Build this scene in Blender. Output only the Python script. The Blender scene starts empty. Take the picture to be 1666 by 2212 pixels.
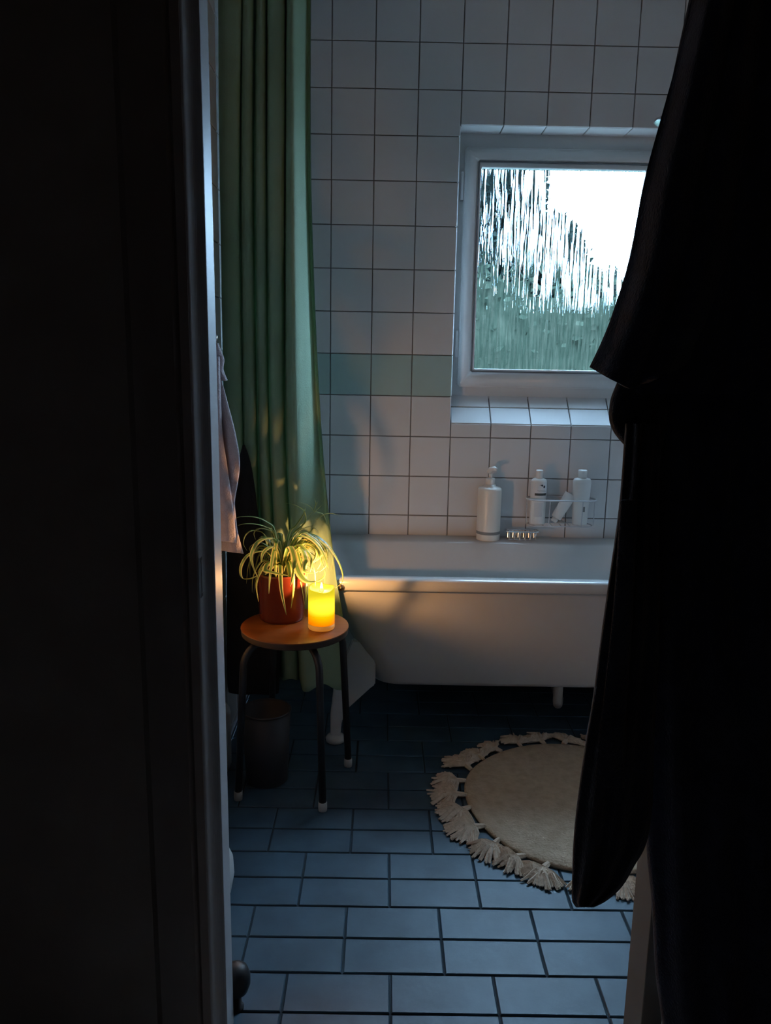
import bpy, bmesh, math, random
from mathutils import Vector, Matrix
random.seed(7)
sc = bpy.context.scene
COL = sc.collection
PI = math.pi

# ------------------------------------------------------------------ camera
FPX = 1742.28
CAM = Vector((0.19984, -3.05225, 1.24931))
_rx, _ry, _rz = -0.19099, -0.005261, -0.018833
RX = Matrix(((1, 0, 0), (0, math.cos(_rx), -math.sin(_rx)), (0, math.sin(_rx), math.cos(_rx))))
RY = Matrix(((math.cos(_ry), -math.sin(_ry), 0), (math.sin(_ry), math.cos(_ry), 0), (0, 0, 1)))
RZ = Matrix(((math.cos(_rz), 0, math.sin(_rz)), (0, 1, 0), (-math.sin(_rz), 0, math.cos(_rz))))
CM = RY @ RX @ RZ            # columns: right, forward, up
cd = bpy.data.cameras.new('camera')
cam = bpy.data.objects.new('camera', cd)
COL.objects.link(cam)
r_, f_, u_ = CM.col[0], CM.col[1], CM.col[2]
cam.matrix_world = Matrix(((r_[0], u_[0], -f_[0], CAM.x), (r_[1], u_[1], -f_[1], CAM.y), (r_[2], u_[2], -f_[2], CAM.z), (0, 0, 0, 1)))
cd.sensor_fit = 'VERTICAL'
cd.sensor_height = 36.0
cd.lens = FPX / 2212 * 36.0
cd.clip_start = 0.02
cd.clip_end = 200
sc.camera = cam

# ------------------------------------------------------------------ world: overcast morning sky
SKY = 44.0
wd = bpy.data.worlds.new('sky')
sc.world = wd
wd.use_nodes = True
nt = wd.node_tree
bg = nt.nodes['Background']
bg.inputs['Color'].default_value = (0.47, 0.67, 1.0, 1)
bg.inputs['Strength'].default_value = SKY
# portal in the window opening: only guides the sampling of the sky
pl = bpy.data.lights.new('window_portal', 'AREA')
pl.shape = 'RECTANGLE'; pl.size = 0.80; pl.size_y = 0.96
pl.cycles.is_portal = True
po = bpy.data.objects.new('window_portal', pl)
COL.objects.link(po)
po.location = (0.848, 0.185, 1.571)
po.rotation_euler = (-PI / 2, 0, 0)
vs = sc.view_settings
vs.view_transform = 'Standard'
vs.look = 'None'
vs.gamma = 1.0
vs.use_curve_mapping = False
vs.exposure = 0.14
sc.cycles.sample_clamp_indirect = 12.0

# ------------------------------------------------------------------ helpers
def at(u, v, y=None, z=None, x=None):
    d = CM @ Vector(((u - 833) / FPX, 1, -(v - 1106) / FPX))
    if y is not None: t = (y - CAM.y) / d.y
    elif z is not None: t = (z - CAM.z) / d.z
    else: t = (x - CAM.x) / d.x
    return CAM + d * t

def mat(name, col, rough=0.5, col2=None, scale=8.0, bump=0.0, bscale=60.0, spec=0.5, metal=0.0, trans=0.0, sheen=0.0, stretch=(1, 1, 1), detail=4.0, world=False):
    m = bpy.data.materials.new(name); m.use_nodes = True
    t = m.node_tree; n = t.nodes; l = t.links
    b = n['Principled BSDF']
    b.inputs['Roughness'].default_value = rough
    b.inputs['Metallic'].default_value = metal
    b.inputs['Specular IOR Level'].default_value = spec
    if sheen: 
        b.inputs['Sheen Weight'].default_value = sheen
        b.inputs['Sheen Roughness'].default_value = 0.5
    tc = n.new('ShaderNodeTexCoord')
    mp = n.new('ShaderNodeMapping'); mp.inputs['Scale'].default_value = stretch
    if world:      # one continuous pattern over all tiles, so that no two look alike
        ge = n.new('ShaderNodeNewGeometry'); l.new(ge.outputs['Position'], mp.inputs['Vector'])
    else:
        l.new(tc.outputs['Object'], mp.inputs['Vector'])
    nz = n.new('ShaderNodeTexNoise'); nz.inputs['Scale'].default_value = scale; nz.inputs['Detail'].default_value = detail
    l.new(mp.outputs['Vector'], nz.inputs['Vector'])
    c2 = col2 if col2 else tuple(c * 0.9 for c in col)
    rp = n.new('ShaderNodeValToRGB')
    rp.color_ramp.elements[0].color = (*c2, 1); rp.color_ramp.elements[0].position = 0.3
    rp.color_ramp.elements[1].color = (*col, 1); rp.color_ramp.elements[1].position = 0.7
    l.new(nz.outputs['Fac'], rp.inputs['Fac'])
    l.new(rp.outputs['Color'], b.inputs['Base Color'])
    if bump:
        n2 = n.new('ShaderNodeTexNoise'); n2.inputs['Scale'].default_value = bscale; n2.inputs['Detail'].default_value = 3
        l.new(mp.outputs['Vector'], n2.inputs['Vector'])
        bp = n.new('ShaderNodeBump'); bp.inputs['Strength'].default_value = bump; bp.inputs['Distance'].default_value = 0.004
        l.new(n2.outputs['Fac'], bp.inputs['Height'])
        l.new(bp.outputs['Normal'], b.inputs['Normal'])
    if trans:
        out = n['Material Output']
        tr = n.new('ShaderNodeBsdfTranslucent'); l.new(rp.outputs['Color'], tr.inputs['Color'])
        mx = n.new('ShaderNodeMixShader'); mx.inputs[0].default_value = trans
        l.new(b.outputs[0], mx.inputs[1]); l.new(tr.outputs[0], mx.inputs[2])
        l.new(mx.outputs[0], out.inputs['Surface'])
    return m

def link(name, me, m=None, parent=None, smooth=False):
    if m is not None and not me.materials: me.materials.append(m)
    if smooth: me.polygons.foreach_set('use_smooth', [True] * len(me.polygons))
    o = bpy.data.objects.new(name, me); COL.objects.link(o)
    if parent: o.parent = parent
    return o

def mesh(name, vs_, fs):
    me = bpy.data.meshes.new(name); me.from_pydata([tuple(v) for v in vs_], [], fs); me.update(); return me

def from_bm(name, bm):
    bmesh.ops.recalc_face_normals(bm, faces=bm.faces[:])
    me = bpy.data.meshes.new(name); bm.to_mesh(me); bm.free(); return me

def empty(name, loc, label=None, cat=None, group=None, rz=0):
    o = bpy.data.objects.new(name, None); COL.objects.link(o); o.location = loc; o.rotation_euler.z = rz
    o.empty_display_size = 0.05
    if label: tag(o, label, cat, group)
    return o

def tag(o, label, cat, group=None):
    o['label'] = label; o['category'] = cat
    if group: o['group'] = group
    return o

def struct(o, label=None):
    o['kind'] = 'structure'
    if label: o['label'] = label
    return o

def abox(bm, x0, x1, y0, y1, z0, z1):
    v = [bm.verts.new(p) for p in ((x0, y0, z0), (x1, y0, z0), (x1, y1, z0), (x0, y1, z0), (x0, y0, z1), (x1, y0, z1), (x1, y1, z1), (x0, y1, z1))]
    for f in ((3, 2, 1, 0), (4, 5, 6, 7), (0, 1, 5, 4), (1, 2, 6, 5), (2, 3, 7, 6), (3, 0, 4, 7)):
        bm.faces.new([v[i] for i in f])

def boxes(name, bl, bevel=0.0, seg=2):
    bm = bmesh.new()
    for b in bl: abox(bm, *b)
    if bevel: bmesh.ops.bevel(bm, geom=bm.edges[:], offset=bevel, segments=seg, affect='EDGES', profile=0.6)
    return from_bm(name, bm)

def lathe(name, prof, n=40, cap=True, cx=0, cy=0):
    """prof: list of (r,z) from bottom to top"""
    V = []; F = []
    rows = []
    for r, z in prof:
        if r < 1e-5:
            rows.append([len(V)]); V.append((cx, cy, z))
        else:
            rows.append(list(range(len(V), len(V) + n)))
            V += [(cx + r * math.cos(2 * PI * i / n), cy + r * math.sin(2 * PI * i / n), z) for i in range(n)]
    for a, b in zip(rows, rows[1:]):
        for i in range(n):
            j = (i + 1) % n
            if len(a) == 1 and len(b) == 1: continue
            if len(a) == 1: F.append((a[0], b[j], b[i]))
            elif len(b) == 1: F.append((a[i], a[j], b[0]))
            else: F.append((a[i], a[j], b[j], b[i]))
    if cap:
        if len(rows[0]) > 1: F.append(tuple(reversed(rows[0])))
        if len(rows[-1]) > 1: F.append(tuple(rows[-1]))
    return mesh(name, V, F)

def tube_bm(bm, pts, r, n=8, closed=False, cap=True):
    pts = [Vector(p) for p in pts]
    N = len(pts); rings = []
    prev = None
    for i, p in enumerate(pts):
        if closed: t = pts[(i + 1) % N] - pts[i - 1]
        else: t = pts[min(i + 1, N - 1)] - pts[max(i - 1, 0)]
        t.normalize()
        if prev is None:
            a = Vector((0, 0, 1)) if abs(t.z) < 0.9 else Vector((1, 0, 0))
            s = t.cross(a).normalized()
        else:
            s = (prev - t * prev.dot(t)).normalized()
        prev = s
        w = t.cross(s)
        rr = r[i] if isinstance(r, (list, tuple)) else r
        rings.append([bm.verts.new(p + (s * math.cos(2 * PI * k / n) + w * math.sin(2 * PI * k / n)) * rr) for k in range(n)])
    M = N if closed else N - 1
    for i in range(M):
        a, b = rings[i], rings[(i + 1) % N]
        for k in range(n):
            bm.faces.new((a[k], a[(k + 1) % n], b[(k + 1) % n], b[k]))
    if cap and not closed:
        bm.faces.new(rings[0]); bm.faces.new(list(reversed(rings[-1])))

def tube(name, pts, r, n=10, closed=False):
    bm = bmesh.new(); tube_bm(bm, pts, r, n, closed); return from_bm(name, bm)

def cat(pts, per=6):
    """Catmull-Rom through tuples of any length"""
    pts = [Vector(p) for p in pts]; out = []
    for i in range(len(pts) - 1):
        p0 = pts[max(i - 1, 0)]; p1 = pts[i]; p2 = pts[i + 1]; p3 = pts[min(i + 2, len(pts) - 1)]
        for k in range(per):
            t = k / per
            out.append(0.5 * ((2 * p1) + (p2 - p0) * t + (2 * p0 - 5 * p1 + 4 * p2 - p3) * t * t + (3 * p1 - p0 - 3 * p2 + p3) * t ** 3))
    out.append(pts[-1].copy()); return out

def interp(tab, x):
    if x <= tab[0][0]: return tab[0][1:]
    for a, b in zip(tab, tab[1:]):
        if x <= b[0]:
            t = (x - a[0]) / (b[0] - a[0]); return tuple(p + (q - p) * t for p, q in zip(a[1:], b[1:]))
    return tab[-1][1:]

def loft(name, rings, closed_u=True, cap0=True, cap1=True):
    n = len(rings[0]); V = [p for r in rings for p in r]; F = []
    for i in range(len(rings) - 1):
        for k in range(n if closed_u else n - 1):
            j = (k + 1) % n
            F.append((i * n + k, i * n + j, (i + 1) * n + j, (i + 1) * n + k))
    if closed_u and cap0: F.append(tuple(reversed(range(n))))
    if closed_u and cap1: F.append(tuple(range((len(rings) - 1) * n, len(rings) * n)))
    me = mesh(name, V, F)
    bm = bmesh.new(); bm.from_mesh(me); bpy.data.meshes.remove(me)
    return from_bm(name, bm)

def rrect(x0, x1, y0, y1, r, z, n=8):
    P = []
    for cx, cy, a0 in ((x1 - r, y1 - r, 0), (x0 + r, y1 - r, PI / 2), (x0 + r, y0 + r, PI), (x1 - r, y0 + r, 1.5 * PI)):
        for k in range(n + 1):
            a = a0 + PI / 2 * k / n
            P.append((cx + r * math.cos(a), cy + r * math.sin(a), z))
    return P

# ------------------------------------------------------------------ materials
M = {}
M['tile'] = mat('white_wall_tile', (0.70, 0.69, 0.68), 0.16, (0.66, 0.65, 0.64), 3.0, spec=0.5, world=True)
M['tile_teal'] = mat('pale_teal_wall_tile', (0.42, 0.56, 0.53), 0.16, (0.39, 0.53, 0.50), 3.0, world=True)
M['grout'] = mat('grey_wall_grout', (0.17, 0.165, 0.16), 0.9, (0.13, 0.125, 0.12), 30)
M['ftile'] = mat('grey_blue_floor_tile', (0.052, 0.104, 0.145), 0.5, (0.022, 0.052, 0.078), 7.0, bump=0.12, bscale=25, detail=6, world=True)
M['fgrout'] = mat('dark_floor_grout', (0.026, 0.042, 0.056), 0.9, (0.018, 0.030, 0.04), 40)
M['plaster'] = mat('white_ceiling_paint', (0.68, 0.68, 0.67), 0.85, None, 4, bump=0.1, bscale=90)
M['hall'] = mat('hall_wall_paint', (0.34, 0.29, 0.26), 0.85, None, 4, bump=0.1, bscale=90)
M['frame'] = mat('grey_white_gloss_paint', (0.44, 0.45, 0.46), 0.4, (0.40, 0.41, 0.42), 3, bump=0.06, bscale=30, stretch=(1, 1, 0.06))
M['casing'] = mat('dark_brown_casing_paint', (0.24, 0.20, 0.18), 0.5, (0.20, 0.165, 0.15), 6, bump=0.1, bscale=50, stretch=(1, 1, 0.1))
M['pvc'] = mat('white_window_frame', (0.66, 0.65, 0.63), 0.3, None, 3)
M['gasket'] = mat('grey_window_gasket', (0.16, 0.165, 0.17), 0.6, None, 10)
M['rubber'] = mat('black_rubber', (0.008, 0.008, 0.009), 0.5, None, 10)
M['enamel'] = mat('white_bath_enamel', (0.56, 0.55, 0.53), 0.16, (0.53, 0.52, 0.50), 2)
M['curtain'] = mat('green_curtain_fabric', (0.40, 0.55, 0.37), 0.85, (0.35, 0.49, 0.32), 3, bump=0.25, bscale=220, trans=0.28)
M['hem'] = mat('green_curtain_hem', (0.15, 0.25, 0.17), 0.9, None, 6, bump=0.2, bscale=200)
M['chrome'] = mat('chrome_metal', (0.75, 0.76, 0.78), 0.22, (0.68, 0.69, 0.71), 5, metal=1.0)
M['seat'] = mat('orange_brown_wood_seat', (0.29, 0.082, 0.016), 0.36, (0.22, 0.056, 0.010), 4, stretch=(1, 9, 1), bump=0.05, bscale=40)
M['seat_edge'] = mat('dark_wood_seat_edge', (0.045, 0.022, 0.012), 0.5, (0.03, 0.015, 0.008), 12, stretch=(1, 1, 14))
M['black_metal'] = mat('black_painted_tube', (0.018, 0.018, 0.02), 0.4, None, 20)
M['foot_cap'] = mat('white_plastic_foot_cap', (0.42, 0.40, 0.36), 0.5, None, 12)
M['pot'] = mat('red_brown_glazed_pot', (0.13, 0.022, 0.011), 0.18, (0.10, 0.016, 0.009), 5)
M['soil'] = mat('dark_potting_soil', (0.03, 0.02, 0.014), 0.95, (0.015, 0.01, 0.008), 60, bump=0.8, bscale=90)
M['pink_towel'] = mat('mauve_terry_towel', (0.50, 0.42, 0.44), 0.95, (0.42, 0.35, 0.37), 40, bump=0.6, bscale=260, sheen=0.3)
M['black_cloth'] = mat('black_cotton_cloth', (0.010, 0.010, 0.013), 0.95, (0.006, 0.006, 0.008), 30, bump=0.4, bscale=200)
M['navy'] = mat('dark_navy_terry_cloth', (0.045, 0.054, 0.095), 0.97, (0.026, 0.032, 0.058), 50, bump=0.8, bscale=260, sheen=0.10)
M['navy2'] = mat('charcoal_terry_cloth', (0.055, 0.062, 0.088), 0.97, (0.034, 0.038, 0.054), 50, bump=0.8, bscale=230, sheen=0.12)
M['bin'] = mat('grey_plastic_bin', (0.032, 0.032, 0.034), 0.55, (0.025, 0.025, 0.027), 8)
M['rug'] = mat('cream_cotton_rug', (0.58, 0.43, 0.30), 0.97, (0.45, 0.33, 0.22), 45, bump=0.9, bscale=150)
M['tassel'] = mat('cream_cotton_tassel', (0.72, 0.56, 0.42), 0.97, (0.54, 0.41, 0.30), 70, bump=0.6, bscale=200)
M['white_pl'] = mat('white_bottle_plastic', (0.76, 0.75, 0.72), 0.32, (0.73, 0.72, 0.69), 4)
M['cream_pl'] = mat('cream_bottle_plastic', (0.74, 0.68, 0.60), 0.32, (0.71, 0.65, 0.57), 4)
M['grey_print'] = mat('grey_label_print', (0.22, 0.22, 0.21), 0.5, None, 10)
M['dark_print'] = mat('dark_label_print', (0.05, 0.06, 0.065), 0.5, None, 10)
M['wire'] = mat('white_coated_wire', (0.60, 0.61, 0.63), 0.3, None, 10)
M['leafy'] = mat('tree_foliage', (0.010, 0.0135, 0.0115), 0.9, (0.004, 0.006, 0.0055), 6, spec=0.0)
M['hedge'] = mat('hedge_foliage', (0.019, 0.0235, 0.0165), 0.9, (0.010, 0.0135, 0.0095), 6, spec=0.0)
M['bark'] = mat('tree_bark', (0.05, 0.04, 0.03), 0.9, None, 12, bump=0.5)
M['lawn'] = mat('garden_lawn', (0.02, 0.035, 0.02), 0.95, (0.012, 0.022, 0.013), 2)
M['jamb2'] = mat('darker_grey_jamb', (0.20, 0.20, 0.19), 0.6, None, 5)
M['doorpaint'] = mat('pale_door_paint', (0.45, 0.44, 0.43), 0.45, None, 4)

# ------------------------------------------------------------------ tile pieces
P_T = 0.152
TS, TG = 0.152, 0.0032
_tile_cache = {}
def tile_mesh(w, h, m, th=0.006, bev=0.0018):
    key = (round(w, 4), round(h, 4), m.name)
    if key in _tile_cache: return _tile_cache[key]
    a, b = w / 2, h / 2
    V = [(-a, -b, -th), (a, -b, -th), (a, b, -th), (-a, b, -th), (-a, -b, -bev), (a, -b, -bev), (a, b, -bev), (-a, b, -bev),
         (-a + bev, -b + bev, 0), (a - bev, -b + bev, 0), (a - bev, b - bev, 0), (-a + bev, b - bev, 0)]
    F = [(8, 9, 10, 11)]
    for i in range(4):
        j = (i + 1) % 4
        F += [(i, j, 4 + j, 4 + i), (4 + i, 4 + j, 8 + j, 8 + i)]
    me = mesh('tile', V, F); me.materials.append(m)
    _tile_cache[key] = me
    return me

def put_tile(name, parent, c, u, v, w, h, m, gap=TG, jit=0.0):
    """tile centred at c on the surface spanned by unit vectors u, v (normal u x v)"""
    if w < 0.012 or h < 0.012: return
    n = u.cross(v)
    o = bpy.data.objects.new(name, tile_mesh(w - gap, h - gap, m)); COL.objects.link(o)
    o.parent = parent
    q = Matrix(((u.x, v.x, n.x, c.x), (u.y, v.y, n.y, c.y), (u.z, v.z, n.z, c.z), (0, 0, 0, 1)))
    if jit:
        q = q @ Matrix.Rotation(random.uniform(-jit, jit), 4, 'X') @ Matrix.Rotation(random.uniform(-jit, jit), 4, 'Y')
    o.matrix_local = q

X, Y, Z = Vector((1, 0, 0)), Vector((0, 1, 0)), Vector((0, 0, 1))
XL, XR = -0.285, 1.70          # left / right bathroom walls
YF = -1.735                    # bathroom side of the door wall
ZC = 2.60
WX0, WX1, WZ0, WZ1 = 0.456, 1.250, 1.005, 2.054     # window opening in the back wall
ZROW0 = 2.32

# back wall
wb = struct(link('wall_back', boxes('wall_back', [
    (XL - 0.1, WX0 - 0.006, 0.0045, 0.19, 0, ZC), (WX1 + 0.006, XR + 0.1, 0.0045, 0.19, 0, ZC),
    (WX0 - 0.006, WX1 + 0.006, 0.0045, 0.19, 0, WZ0 - 0.05), (WX0 - 0.006, WX1 + 0.006, 0.0045, 0.19, WZ1 + 0.006, ZC)]), M['grout']))
def cuts(lo, hi, org, step):
    k = math.floor((lo - org) / step); out = []
    while org + k * step < hi - 1e-6:
        out.append((max(lo, org + k * step), min(hi, org + (k + 1) * step), k)); k += 1
    return out
def sub(a, b):   # subtract window opening from a tile rectangle -> rectangle or None
    x0, x1, z0, z1 = a
    if x1 <= WX0 + 1e-4 or x0 >= WX1 - 1e-4 or z1 <= WZ0 + 1e-4 or z0 >= WZ1 - 1e-4: return [a]
    out = []
    if z0 < WZ0: out.append((x0, x1, z0, WZ0))
    if z1 > WZ1: out.append((x0, x1, WZ1, z1))
    zz0, zz1 = max(z0, WZ0), min(z1, WZ1)
    if x0 < WX0: out.append((x0, WX0, zz0, zz1))
    if x1 > WX1: out.append((WX1, x1, zz0, zz1))
    return out
for z0, z1, kz in cuts(0, ZC, ZROW0, TS):
    teal = abs((z0 + z1) / 2 - (ZROW0 - 7.5 * TS)) < 0.02
    for x0, x1, kx in cuts(XL, XR, 0.0, TS):
        if z1 < 0.45 and x0 > 0.25: continue            # never seen: behind and under the bath
        for a in sub((x0, x1, z0, z1), None):
            put_tile('wall_tile', wb, Vector(((a[0] + a[1]) / 2, 0, (a[2] + a[3]) / 2)), X, Z, a[1] - a[0], a[3] - a[2], M['tile_teal'] if teal else M['tile'], jit=0.0015)

# window reveal: sloping sill, top and side reveals
SY, SZ = 0.112, 1.106           # back edge of the sloping sill
sl = Vector((0, SY, SZ - WZ0)); sll = sl.length; slu = sl.normalized()
sill_core = mesh('sill_bed', [(WX0, 0.004, WZ0 - 0.008), (WX1, 0.004, WZ0 - 0.008), (WX1, SY + 0.004, SZ - 0.008), (WX0, SY + 0.004, SZ - 0.008), (WX0, 0.004, WZ0 - 0.06), (WX1, 0.004, WZ0 - 0.06), (WX1, 0.19, WZ0 - 0.06), (WX0, 0.19, WZ0 - 0.06), (WX1, 0.19, SZ - 0.008), (WX0, 0.19, SZ - 0.008)],
                 [(0, 1, 2, 3), (4, 5, 1, 0), (3, 2, 8, 9), (5, 6, 8, 2, 1), (4, 0, 3, 9, 7), (9, 8, 6, 7), (7, 6, 5, 4)])
link('sill_bed', sill_core, M['grout'], wb)
for x0, x1, k in cuts(WX0, WX1, 0.0, TS):
    for a, b in ((0.0, 0.58), (0.58, 1.0)):
        c = Vector(((x0 + x1) / 2, 0, WZ0)) + slu * sll * (a + b) / 2
        put_tile('sill_tile', wb, c, X, slu, x1 - x0, sll * (b - a), M['tile'], jit=0.003)
    put_tile('reveal_tile', wb, Vector(((x0 + x1) / 2, 0.056, WZ1)), X, -Y, x1 - x0, 0.112, M['tile'])
for z0, z1, k in cuts(SZ, WZ1, ZROW0, TS):
    put_tile('reveal_tile', wb, Vector((WX0, 0.056, (z0 + z1) / 2)), Y, Z, 0.112, z1 - z0, M['tile'])
    put_tile('reveal_tile', wb, Vector((WX1, 0.056, (z0 + z1) / 2)), -Y, Z, 0.112, z1 - z0, M['tile'])

# left wall
wl = struct(link('wall_left', boxes('wall_left', [(XL - 0.1, XL - 0.0045, YF - 0.07, 0.32, 0, ZC)]), M['grout']))
for z0, z1, kz in cuts(0, ZC, ZROW0, TS):
    teal = abs((z0 + z1) / 2 - (ZROW0 - 7.5 * TS)) < 0.02
    for y0, y1, ky in cuts(YF, 0, 0.0, TS):
        put_tile('wall_tile', wl, Vector((XL, (y0 + y1) / 2, (z0 + z1) / 2)), Y, Z, y1 - y0, z1 - z0, M['tile_teal'] if teal else M['tile'], jit=0.0015)

# right wall (never in view): plain tile-coloured face
struct(link('wall_right', boxes('wall_right', [(XR, XR + 0.1, YF - 0.07, 0.32, 0, ZC)]), M['tile']))
# door wall with the opening, hall shell
OX0, OX1, OZ = -0.10, 0.71, 2.06
wf = struct(link('wall_front', boxes('wall_front', [(-1.0, -0.176, YF - 0.098, YF, 0, ZC), (-0.176, OX0, YF - 0.07, YF, 0, ZC), (OX1, 1.9, YF - 0.07, YF, 0, ZC), (OX0, OX1, YF - 0.07, YF, OZ, ZC)]), M['hall']))
for n_, b_ in (('wall_hall_left', (-1.0, -0.9, -4.3, YF - 0.07, 0, ZC)), ('wall_hall_right', (1.3, 1.4, -4.3, YF - 0.07, 0, ZC)), ('wall_hall_rear', (-1.0, 1.4, -4.4, -4.3, 0, ZC))):
    struct(link(n_, boxes(n_, [b_]), M['hall']))
struct(link('floor_hall', boxes('floor_hall', [(-1.0, 1.9, -4.4, YF - 0.02, -0.06, -0.002)]), M['hall']))
struct(link('ceiling', boxes('ceiling', [(-1.1, 2.0, -4.4, 0.32, ZC, ZC + 0.1)]), M['plaster']))

# floor with single tiles in a paired running bond
fl = struct(link('floor', boxes('floor', [(XL - 0.05, XR + 0.05, YF - 0.02, 0.1, -0.06, -0.0035)]), M['fgrout']))
TW, TH, FY0 = 0.21166, 0.10262, -1.70413
for r in range(-1, 17):
    y0, y1 = max(FY0 + r * TH, YF - 0.02), min(FY0 + (r + 1) * TH, -0.001)
    off = 0.0231 if ((r + 1) // 2) % 2 == 0 else -0.0757
    for x0, x1, k in cuts(XL + 0.002, XR, off, TW):
        put_tile('floor_tile', fl, Vector(((x0 + x1) / 2, (y0 + y1) / 2, 0)), X, Y, x1 - x0, y1 - y0, M['ftile'], gap=0.0044, jit=0.0035)

# ------------------------------------------------------------------ door frame (trim) on the left, right and above
JX0, JX1 = -0.068, 0.677
tr = struct(link('trim_1', boxes('door_frame_inner', [(JX0 - 0.04, JX0, -1.79, YF + 0.004, 0, 2.03), (JX0 - 0.04, JX1 + 0.04, -1.79, YF + 0.004, 2.03, 2.07)], 0.0025), M['frame']), 'pale glossy door frame around the bathroom doorway')
link('hinge_jamb', boxes('hinge_jamb', [(JX1, JX1 + 0.04, -1.82, YF + 0.004, 0, 2.03)], 0.0025), M['jamb2'], tr)  # hinge side coloured darker than the rest of the frame
# rebate: concave fillet from the rebate side (facing the opening) into the stop face, swept upwards
rb0 = -0.086
prof = [(rb0 - 0.03, -1.82), (rb0 - 0.004, -1.82)]
for k in range(5):
    a = PI / 2 * k / 4; prof.append((rb0 - 0.004 + 0.004 * math.sin(a), -1.82 + 0.004 * (1 - math.cos(a))))
for k in range(7):
    a = PI / 2 * k / 6; prof.append((rb0 + 0.012 * (1 - math.cos(a)), -1.803 + 0.012 * math.sin(a)))
prof += [(JX0 - 0.003, -1.791), (JX0 - 0.003, -1.785), (rb0 - 0.03, -1.785)]
link('door_rebate', loft('door_rebate', [[(x, y, z) for x, y in prof] for z in (0, 2.03)]), M['frame'], tr)
# casing with a shallow bead, hall side
cp = [(rb0 - 0.004, -1.815), (rb0 - 0.004, -1.822), (rb0 - 0.016, -1.828), (rb0 - 0.020, -1.824), (rb0 - 0.026, -1.829), (rb0 - 0.085, -1.838), (rb0 - 0.095, -1.833), (rb0 - 0.095, -1.808), (rb0 - 0.03, -1.808)]
link('casing', loft('casing', [[(x, y, z) for x, y in cp] for z in (0, 2.1)]), M['casing'], tr)
link('casing', boxes('casing_right', [(JX1 + 0.045, JX1 + 0.13, -1.835, -1.806, 0, 2.1)], 0.004), M['casing'], tr)
link('casing', boxes('casing_head', [(rb0 - 0.09, JX1 + 0.13, -1.834, -1.806, 2.075, 2.16)], 0.004), M['casing'], tr)
# strike plate with a latch slot
sp = link('strike_plate', boxes('strike_plate', [(rb0 - 0.001, rb0 + 0.0012, -1.8195, -1.804, 0.866, 0.872), (rb0 - 0.001, rb0 + 0.0012, -1.8195, -1.804, 0.925, 0.931), (rb0 - 0.001, rb0 + 0.0022, -1.8205, -1.8175, 0.872, 0.925)]), M['chrome'], tr)
sp['label'] = 'worn metal strike plate'
link('latch_slot', boxes('latch_slot', [(rb0 - 0.006, rb0 + 0.0006, -1.816, -1.806, 0.873, 0.924)]), M['rubber'], tr)

for me_ in (tr.data, *[c.data for c in tr.children]):      # the old frame stands slightly out of plumb
    for v_ in me_.vertices:
        if v_.co.x < 0.1: v_.co.x += 0.0050 - 0.0088 * v_.co.z / 1.75
# door leaf, swung open into the hall on the right
dr = struct(link('door_1', boxes('door_leaf', [(0.716, 0.756, -2.56, -1.84, 0.012, 2.03)], 0.003), M['doorpaint']), 'pale door leaf swung open into the dark hall')
for z in (0.15, 1.85):
    link('hinge', tube('hinge', [(0.712, -1.835, z - 0.04), (0.712, -1.835, z + 0.04)], 0.006), M['chrome'], dr)

# ------------------------------------------------------------------ window
WY = 0.10
GX0, GX1, GZ0, GZ1 = 0.546, 1.152, 1.208, 1.937
SX0, SX1, SZ0, SZ1 = 0.484, 1.212, 1.138, 2.004
def ring_frame(name, o, i, y0, y1, bev=0.0):
    bm = bmesh.new()
    (a, b, c, d), (e, f, g, h) = o, i
    q = {}
    for y in (y0, y1):
        q[y] = [bm.verts.new(p) for p in ((a, y, c), (b, y, c), (b, y, d), (a, y, d))], [bm.verts.new(p) for p in ((e, y, g), (f, y, g), (f, y, h), (e, y, h))]
    for k in range(4):
        j = (k + 1) % 4
        bm.faces.new((q[y0][0][k], q[y0][0][j], q[y0][1][j], q[y0][1][k]))
        bm.faces.new((q[y1][0][k], q[y1][0][j], q[y1][1][j], q[y1][1][k]))
        bm.faces.new((q[y0][0][k], q[y0][0][j], q[y1][0][j], q[y1][0][k]))
        bm.faces.new((q[y0][1][k], q[y0][1][j], q[y1][1][j], q[y1][1][k]))
    bmesh.ops.recalc_face_normals(bm, faces=bm.faces[:])
    if bev: bmesh.ops.bevel(bm, geom=bm.edges[:], offset=bev, segments=3, affect='EDGES')
    return from_bm(name, bm)
w1 = struct(link('window_1', ring_frame('window_frame', (WX0 - 0.004, WX1 + 0.004, SZ - 0.03, WZ1 + 0.004), (0.494, 1.202, 1.148, 1.994), WY + 0.012, WY + 0.08, 0.003), M['pvc']), 'white window frame with rippled obscure glass above the bath')
link('sash', ring_frame('sash', (SX0, SX1, SZ0, SZ1), (GX0 - 0.012, GX1 + 0.014, GZ0 - 0.012, GZ1 + 0.022), WY - 0.012, WY + 0.05, 0.006), M['pvc'], w1, True)
link('gasket', ring_frame('gasket', (GX0 - 0.013, GX1 + 0.015, GZ0 - 0.013, GZ1 + 0.023), (GX0 - 0.008, GX1 + 0.010, GZ0 - 0.008, GZ1 + 0.017), WY - 0.008, WY + 0.04), M['gasket'], w1)
link('glazing_bead', ring_frame('glazing_bead', (GX0 - 0.0085, GX1 + 0.0105, GZ0 - 0.0085, GZ1 + 0.0175), (GX0, GX1, GZ0, GZ1), WY - 0.004, WY + 0.03, 0.002), M['pvc'], w1)
for z in (1.30, 1.87):
    link('hinge', boxes('hinge', [(SX0 - 0.012, SX0 - 0.001, WY - 0.006, WY + 0.02, z - 0.05, z + 0.05)], 0.003), M['pvc'], w1)
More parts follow.
